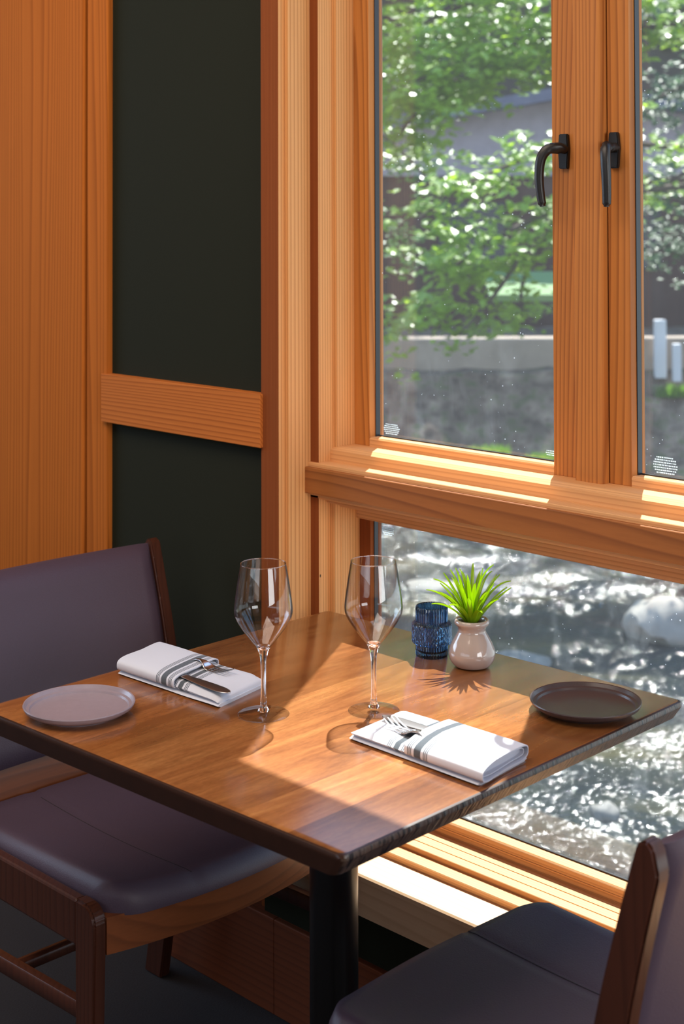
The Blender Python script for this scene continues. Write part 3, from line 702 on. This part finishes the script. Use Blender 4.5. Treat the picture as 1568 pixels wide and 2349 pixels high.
def fork(label, loc, rz, tilt=0, roll=0, scale=1.0):
    o = bpy.data.objects.new('fork', None)
    bm = B()
    # handle, neck, then the bowl of the head and four tines; x runs to the tips
    path = smooth_pts([(-.075, 0, .0035), (-.045, 0, .0035), (-.015, 0, .0062), (.004, 0, .0105), (.017, 0, .0085), (.026, 0, .0035), (.034, 0, .0015)], 5); n = len(path)
    sz = []
    for i in range(n):
        t = path[i].x
        wv = .0062 if t < -.05 else (.0062-.0036*min(1, (t+.05)/.045) if t < 0 else .0028+.0085*min(1, max(0, t-.006)/.022)**1.1)
        sz.append((wv, .0011))
    sweep(bm, path, sz, seg=14, power=3)
    for k in range(4):
        y = -.0094+.00627*k
        tp = smooth_pts([(.0335, y, .0015), (.048, y, .0008), (.062, y, .0030), (.076, y, .0075)], 4)
        sweep(bm, tp, [(.0016-.0009*j/(len(tp)-1), .0009) for j in range(len(tp))], seg=8, power=3)
    bmesh.ops.scale(bm, vec=(scale, scale, scale), verts=bm.verts); e = put('fork', bm, steel, smooth=50, loc=loc); e.rotation_euler = (roll, tilt, rz); tag(e, label, 'fork', 'forks on the napkins'); return e
def knife(label, loc, rz, blade_out=True, tilt=0, roll=0):
    bm = B(); L_ = .088
    path = [Vector((-.075+.163*i/30, 0, .0022)) for i in range(31)]; sz = []
    for i, p in enumerate(path):
        t = i/30; h_ = .0072 if t < .35 else .0072+.0042*math.sin(min(1, (t-.35)/.5)*math.pi/2)
        if t > .80: h_ *= math.sqrt(max(.006, 1-((t-.80)/.2)**2))
        sz.append((h_, .0016 if t < .35 else .0009))
    sweep(bm, path, sz, seg=16, power=2.6)
    e = put('table_knife', bm, steel_d, smooth=50, loc=loc); e.rotation_euler = (roll, tilt, rz); tag(e, label, 'knife', 'knives on the napkins'); return e
ZN = .75+.0190
knife('table knife on the shaded napkin, dark blade along its near edge', (-1.8290, 1.4800, ZN), R(-1.5))
fork('fork on the shaded napkin, head arched and tines down beside the knife', (-1.8860, 1.5330, ZN+.0005), R(4), scale=1.0)
knife('table knife on the sunlit napkin, its end pointing at the wine glass foot', (-1.4200, 1.5715, ZN), R(183))
fork('fork with bright tines on the sunlit napkin next to the knife', (-1.4030, 1.5370, ZN-.0022), R(168), tilt=R(-2.6), scale=1.05)

# ------------------------------------------------------------------ outdoors
RU = Vector((math.sin(YAW), math.cos(YAW), 0)); FU = Vector((-math.cos(YAW), math.sin(YAW), 0))   # across and away from the building
OUT_RZ = math.atan2(RU.y, RU.x)
def at(x, y, wd):                      # pixel and distance -> (across, away, height)
    return ((x-784)/F_PX*wd, wd, 1.5-(y-480)*wd/F_PX)
def world(u, w_, z): return RU*u+FU*w_+Vector((0, 0, z))
WATER = -1.9
def water_mat():
    mt, nt, b, out = new_mat('river_water')
    mp = coords(nt, (1, 1, 1)); mp3 = coords(nt, (1, 2.2, 1))
    n = noise_n(nt, mp3.outputs[0], .55, 4, .6); r = ramp(nt, [(.35, srgb(20, 26, 32)), (.52, srgb(38, 42, 38)), (.70, srgb(80, 74, 46))]); nt.links.new(n.outputs[0], r.inputs[0])
    nt.links.new(r.outputs[0], b.inputs['Base Color']); b.inputs['Roughness'].default_value = .10; b.inputs['IOR'].default_value = 1.33
    b.inputs['Specular IOR Level'].default_value = .5
    n2 = noise_n(nt, mp3.outputs[0], 13, 2, .5, .8); n4 = noise_n(nt, mp.outputs[0], 40, 1, .5)
    h = math_n(nt, 'ADD', n2.outputs[0], math_n(nt, 'MULTIPLY', n4.outputs[0], .12)); bump(nt, b, h, 1.0, .0155); return mt
bm = B(); du, dw = .09, .07; nu, nw = int(14/du), int(17.7/dw); vs = []
for i in range(nu+1):
    row = []
    for j in range(nw+1):
        u = -5+i*du; w_ = 2.4+j*dw
        z = .070*noise.noise(Vector((u*.9, w_*2.0, 1)))+.034*noise.noise(Vector((u*2.3, w_*4.6, 5)))+.012*noise.noise(Vector((u*5, w_*8.5, 9)))
        row.append(bm.verts.new((u, w_, z)))
    vs.append(row)
for i in range(nu):
    for j in range(nw): bm.faces.new((vs[i][j], vs[i+1][j], vs[i+1][j+1], vs[i][j+1]))
o = put('river_water', bm, water_mat(), smooth=True, loc=(0, 0, WATER), rz=OUT_RZ, recalc=False); tag(o, 'shallow river with sparkling rapids flowing below the window', 'river', kind='stuff')
stone = plain('river_stone', srgb(112, 108, 100), .7, grain=.35, gscale=9, bumpd=.01)
stone_l = plain('pale_river_stone', srgb(138, 132, 122), .8, grain=.2, gscale=9, bumpd=.01)
def rock(bm, c, r, seed, flat=.6, sub=3):
    ret = bmesh.ops.create_icosphere(bm, subdivisions=sub, radius=1)
    for v in ret['verts']:
        d = 1+.28*noise.noise(v.co*1.3+Vector((seed, 0, 0)))+.12*noise.noise(v.co*3+Vector((seed, 9, 0)))
        v.co = Vector((v.co.x*r[0]*d, v.co.y*r[1]*d, v.co.z*r[2]*d))+Vector(c)
rocks = [('large pale boulder standing out of the water near the far right', 1530, 1440, 12.0, (.36, .3, .24), stone_l), ('small rounded grey rock in the glittering water', 1378, 1850, 8.45, (.085, .08, .06), stone),
         ('low brown grey rock awash in the rapids behind the table edge', 1180, 1490, 11.3, (.25, .2, .05), stone),
         ('low wet rock upstream in the darker water', 985, 1345, 13.5, (.3, .2, .05), stone)]
for i, (lb, x, y, wd, r_, mt) in enumerate(rocks):
    u, w_, z = at(x, y, wd); bm = B(); rock(bm, (0, 0, 0), r_, i*3.1)
    p = world(u, w_, WATER+r_[2]*.3); o = put('river_rock', bm, mt, smooth=True, loc=p, rz=OUT_RZ); tag(o, lb, 'rock', 'rocks in the river')
# far bank
def bank_mat():
    mt, nt, b, out = new_mat('mossy_rubble'); mp = coords(nt, (1, 1, 1.4)); v = N(nt, 'ShaderNodeTexVoronoi'); v.inputs['Scale'].default_value = 3.0; nt.links.new(mp.outputs[0], v.inputs['Vector'])
    n = noise_n(nt, mp.outputs[0], 6, 5, .6)
    r = ramp(nt, [(.3, srgb(84, 66, 56)), (.52, srgb(140, 120, 104)), (.66, srgb(100, 104, 66)), (.78, srgb(176, 158, 138))]); nt.links.new(n.outputs[0], r.inputs[0])
    e = ramp(nt, [(0, (1.15, 1.15, 1.15, 1)), (.6, (.5, .5, .5, 1))]); nt.links.new(v.outputs['Distance'], e.inputs[0])
    nt.links.new(mix_c(nt, 1, r.outputs[0], e.outputs[0], 'MULTIPLY'), b.inputs['Base Color']); b.inputs['Roughness'].default_value = .9; return mt
bm = B(); nu = 90; prevr = None
for i in range(nu+1):
    u = -8+24*i/nu; row = []
    for j, (w_, z) in enumerate(((18.2, -2.2), (18.6, -1.6), (19.0, -1.1), (19.3, -.62), (19.9, -.5), (31, -.45))):
        d = .22 if j in (1, 2) else .08
        row.append(bm.verts.new((u, w_+d*noise.noise(Vector((u*1.7, j*2.1, 3))), z+d*noise.noise(Vector((u*2.1, j, 8))))))
    if prevr:
        for k in range(5): bm.faces.new((prevr[k], row[k], row[k+1], prevr[k+1]))
    prevr = row
o = put('river_bank', bm, bank_mat(), smooth=True, rz=OUT_RZ); o['kind'] = 'structure'
conc = plain('pale_concrete', srgb(150, 134, 120), .85, grain=.4, gscale=2)
bm = B(); box(bm, -8, 14, 19.5, 19.8, -.62, -.18, bev=.03); o = put('retaining_wall', bm, conc, rz=OUT_RZ); tag(o, 'long low pale concrete wall along the top of the far bank', 'wall')
bark = wood('dark_timber_cladding', srgb(74, 52, 46), srgb(40, 26, 24), 'Z', 6, .5, .1, seed=20)
roof_m = plain('grey_roof_shingle', srgb(96, 98, 116), .8, grain=.3, gscale=6)
cab = thing('timber_building', 'dark brown timber building with a grey roof behind the trees across the river', 'building', (0, 0, 0), OUT_RZ)
bm = B(); box(bm, -4, 12, 25, 30, -.5, 2.35); put('wall', bm, bark, cab)
bm = B(); prism(bm, [(-4.5, 2.1), (3.9, 3.55), (12.5, 2.1), (12.5, 1.95), (3.9, 3.35), (-4.5, 1.95)], 'Y', 24.4, 31); put('roof', bm, roof_m, cab, label='grey shingled roof')
bm = B(); prism(bm, [(-4, 2.05), (3.9, 3.4), (12, 2.05)], 'Y', 24.9, 25.05); put('gable', bm, plain('pale_gable', srgb(150, 142, 152), .8, grain=.3, gscale=4), cab)
for k in range(3):
    bm = B(); box(bm, 1.6+k*2.6, 2.7+k*2.6, 24.93, 25.0, .5, 1.6); put('window', bm, plain('building_window', srgb(40, 44, 54), .15), cab)
u, w_, z = at(1205, 665, 22.5)
bm = B(); prism(bm, [(w_-.5, z-.05), (w_+.5, z+.25), (w_+.5, z+.18), (w_-.5, z-.15)], 'X', u-.6, u+1.5); o = put('awning', bm, plain('green_canvas', srgb(104, 134, 82), .8), rz=OUT_RZ); tag(o, 'flat green canvas awning in front of the dark building', 'awning')
for x, y0, y1, wd, wv, lb in ((1510, 735, 850, 19.3, .07, 'pale square post on the concrete wall across the river'), (1548, 790, 858, 19.1, .05, 'short pale post beside the taller one across the river')):
    u, w_, zt = at(x, y0, wd); zb = at(x, y1, wd)[2]
    bm = B(); box(bm, u-wv, u+wv, w_-wv, w_+wv, zb-.1, zt, bev=.01); o = put('bank_post', bm, plain('pale_paint', srgb(206, 204, 208), .7), rz=OUT_RZ); tag(o, lb, 'post')
for i, (x, y, wd) in enumerate(((1120, 1022, 18.3), (1250, 1040, 18.2), (1545, 885, 19.1))):
    u, w_, z = at(x, y, wd); bm = B(); rg = random.Random(i)
    for k in range(260):
        a = rg.uniform(0, 6.28); r_ = .16*rg.random()**.5; bx, by = u+r_*math.cos(a)*1.6, w_+r_*math.sin(a)*.4; h_ = rg.uniform(.08, .2); ww = .012
        v = [bm.verts.new(q) for q in ((bx-ww, by, z-.15), (bx+ww, by, z-.15), (bx+rg.uniform(-.08, .08), by+rg.uniform(-.05, .05), z-.15+h_))]; bm.faces.new(v)
    o = put('grass_tuft', bm, leaf_mat('grass', srgb(60, 92, 30), srgb(110, 150, 50), 3), rz=OUT_RZ); tag(o, ['green grass tuft low on the stony bank, seen at the foot of the left pane', 'grass tuft at the waterline beside the lower right of the left pane', 'grass patch on the bank seen through the right pane'][i], 'grass', kind='stuff')
# wooded hillside
hill = plain('wooded_slope', srgb(58, 50, 42), .95, grain=.6, gscale=1.2)
bm = B(); nu = 60; pr = None
for i in range(nu+1):
    u = -26+60*i/nu; row = [bm.verts.new((u, w_+1.2*noise.noise(Vector((u*.3, j, 2))), z+1.5*noise.noise(Vector((u*.2, j, 5))))) for j, (w_, z) in enumerate(((30, -1), (34, 6), (40, 16), (48, 28), (60, 42)))]
    if pr:
        for k in range(4): bm.faces.new((pr[k], row[k], row[k+1], pr[k+1]))
    pr = row
o = put('hillside', bm, hill, rz=OUT_RZ); o['kind'] = 'structure'

leaf_bright = leaf_mat('maple_leaf', srgb(74, 108, 38), srgb(160, 192, 48), 2, .34, .9)
leaf_mid = leaf_mat('maple_leaf_shade', srgb(56, 90, 44), srgb(92, 140, 62), 2)
leaf_dark = leaf_mat('evergreen_leaf', srgb(50, 76, 52), srgb(84, 122, 76), 2, .42, .6)
trunk_m = plain('tree_bark', srgb(70, 58, 50), .9, grain=.4, gscale=6, bumpd=.02)
def tree(name, label, trunk, branches, leaf, size, dens, seed, mat_leaf, thick=.12, group=None):
    """trunk and branches are polylines in (across, away, height); leaves hang along the branches"""
    o = thing(name, label, 'tree', (0, 0, 0), OUT_RZ, group)
    bm = B(); p = smooth_pts(trunk, 4); sweep(bm, p, [thick*(1-.6*i/len(p)) for i in range(len(p))], seg=10, up=Vector((0, 1, 0))); put('trunk', bm, trunk_m, o, smooth=True)
    rg = random.Random(seed); leaves = B()
    for br in branches:
        pts, rad = br; p = smooth_pts(pts, 5); bm = B(); sweep(bm, p, [thick*.28*(1-.8*i/len(p)) for i in range(len(p))], seg=6, up=Vector((0, 1, 0))); put('branch', bm, trunk_m, o, smooth=True)
        L_ = sum((a-b_).length for a, b_ in zip(p, p[1:])); nlv = int(dens*L_*rad*8)
        # sprays: small flat groups of leaves
        for k in range(nlv//9):
            t = rg.random()**.8*(len(p)-1); q = p[int(t)]+(p[min(int(t)+1, len(p)-1)]-p[int(t)])*(t-int(t))
            c = q+Vector((rg.gauss(0, rad*.55), rg.gauss(0, rad*.5), rg.gauss(0, rad*.32)-rad*.12))
            for m_ in range(9):
                cc = c+Vector((rg.gauss(0, .10), rg.gauss(0, .10), rg.gauss(0, .03))); s = size*rg.uniform(.6, 1.25)
                nrm = Vector((rg.gauss(-.1, .34), rg.gauss(0, .34)-.42, 1)).normalized(); a = rg.uniform(0, 6.28)
                t1 = nrm.cross(Vector((math.cos(a), math.sin(a), .1))).normalized(); t2 = nrm.cross(t1)
                vs_ = [leaves.verts.new(cc+t1*s*x_+t2*s*y_+nrm*z_*s) for x_, y_, z_ in ((-.5, 0, 0), (-.1, .36, .06), (.5, 0, -.05), (-.1, -.36, .06))]
                leaves.faces.new(vs_)
    f = put('foliage', leaves, mat_leaf, o); f['kind'] = 'stuff'
    return o
def A(x, y, wd): return Vector(at(x, y, wd))
# drooping maple in front: its low boughs fill the middle of the left pane
tree('maple_tree', 'maple with low drooping sunlit boughs over the river, nearest tree through the left pane', [Vector((4.0, 14.5, -.6)), A(1700, 500, 14.2), A(1650, 100, 14), A(1600, -500, 14)], [
    ([A(1640, 350, 14), A(1350, 330, 13.6), A(1120, 400, 13.2), A(960, 500, 13)], .42),
    ([A(1640, 420, 14), A(1350, 460, 13.4), A(1150, 540, 13), A(1010, 640, 12.8), A(935, 760, 12.7)], .36),
    ([A(1350, 450, 13.5), A(1220, 560, 13.2), A(1130, 680, 13), A(1050, 770, 12.8)], .26),
    ([A(1300, 470, 13.7), A(1200, 640, 13.6), A(1200, 740, 13.6)], .18)], None, .105, 100, 3, leaf_bright)
tree('tall_broadleaf_tree', 'tall broadleaf tree whose bright crown fills the top of the left pane', [Vector((5.4, 17.5, -.5)), A(1850, 400, 17.3), A(1800, -200, 17), A(1700, -900, 17)], [
    ([A(1800, -100, 17), A(1400, -60, 16), A(1100, 0, 15.5), A(900, 90, 15)], .60),
    ([A(1800, 50, 17), A(1400, 60, 15.6), A(1150, 110, 15), A(920, 200, 14.6)], .50),
    ([A(1500, 60, 16), A(1250, 130, 15.6), A(1020, 200, 15), A(900, 330, 15)], .40),
    ([A(1400, -200, 16), A(1000, -180, 15.4), A(700, -60, 15)], .60)], None, .12, 115, 5, leaf_bright, .2)
tree('shaded_tree', 'darker green tree deeper in the wood seen through the left pane edge', [Vector((-.6, 21, -.5)), A(700, 400, 21), A(700, -300, 21)], [
    ([A(700, 250, 21), A(860, 300, 20.6), A(990, 420, 20.4)], .5), ([A(700, 100, 21), A(900, 180, 20.6), A(1000, 250, 20.4)], .5), ([A(700, 450, 21), A(860, 520, 20.6), A(960, 580, 20.5)], .45)], None, .10, 70, 8, leaf_mid, .18)
tree('evergreen_tree', 'dark evergreen tree filling the top of the right pane', [Vector((6.2, 20.5, -.5)), A(1850, 300, 20.4), A(1850, -600, 20)], [
    ([A(1850, -150, 20), A(1600, -60, 19.6), A(1430, 40, 19.4)], .6), ([A(1850, 60, 20), A(1620, 170, 19.6), A(1450, 260, 19.4)], .6),
    ([A(1850, 300, 20), A(1620, 380, 19.5), A(1460, 450, 19.3)], .5), ([A(1850, 450, 20), A(1640, 520, 19.6), A(1480, 590, 19.4)], .38)], None, .10, 95, 12, leaf_dark, .2)
for k in range(6):
    rg = random.Random(40+k); u0 = -14+k*8.2
    brs = [([Vector((u0, 36, h_)), Vector((u0+rg.uniform(-2.2, 2.2), 33.5, h_+rg.uniform(-.3, 1)))], 1.5) for h_ in (5, 6.5, 8, 9.5, 11, 12.5, 14, 15.5)]
    tree('forest_tree', ['leftmost hillside tree behind the building', 'hillside tree above the left end of the roof', 'hillside tree above the middle of the roof', 'hillside tree above the right end of the roof', 'hillside tree right of the building', 'farthest right hillside tree'][k], [Vector((u0, 36, 1.5)), Vector((u0, 36, 16))], brs, None, .34, 22, 60+k, leaf_bright, .25, 'trees on the hillside')
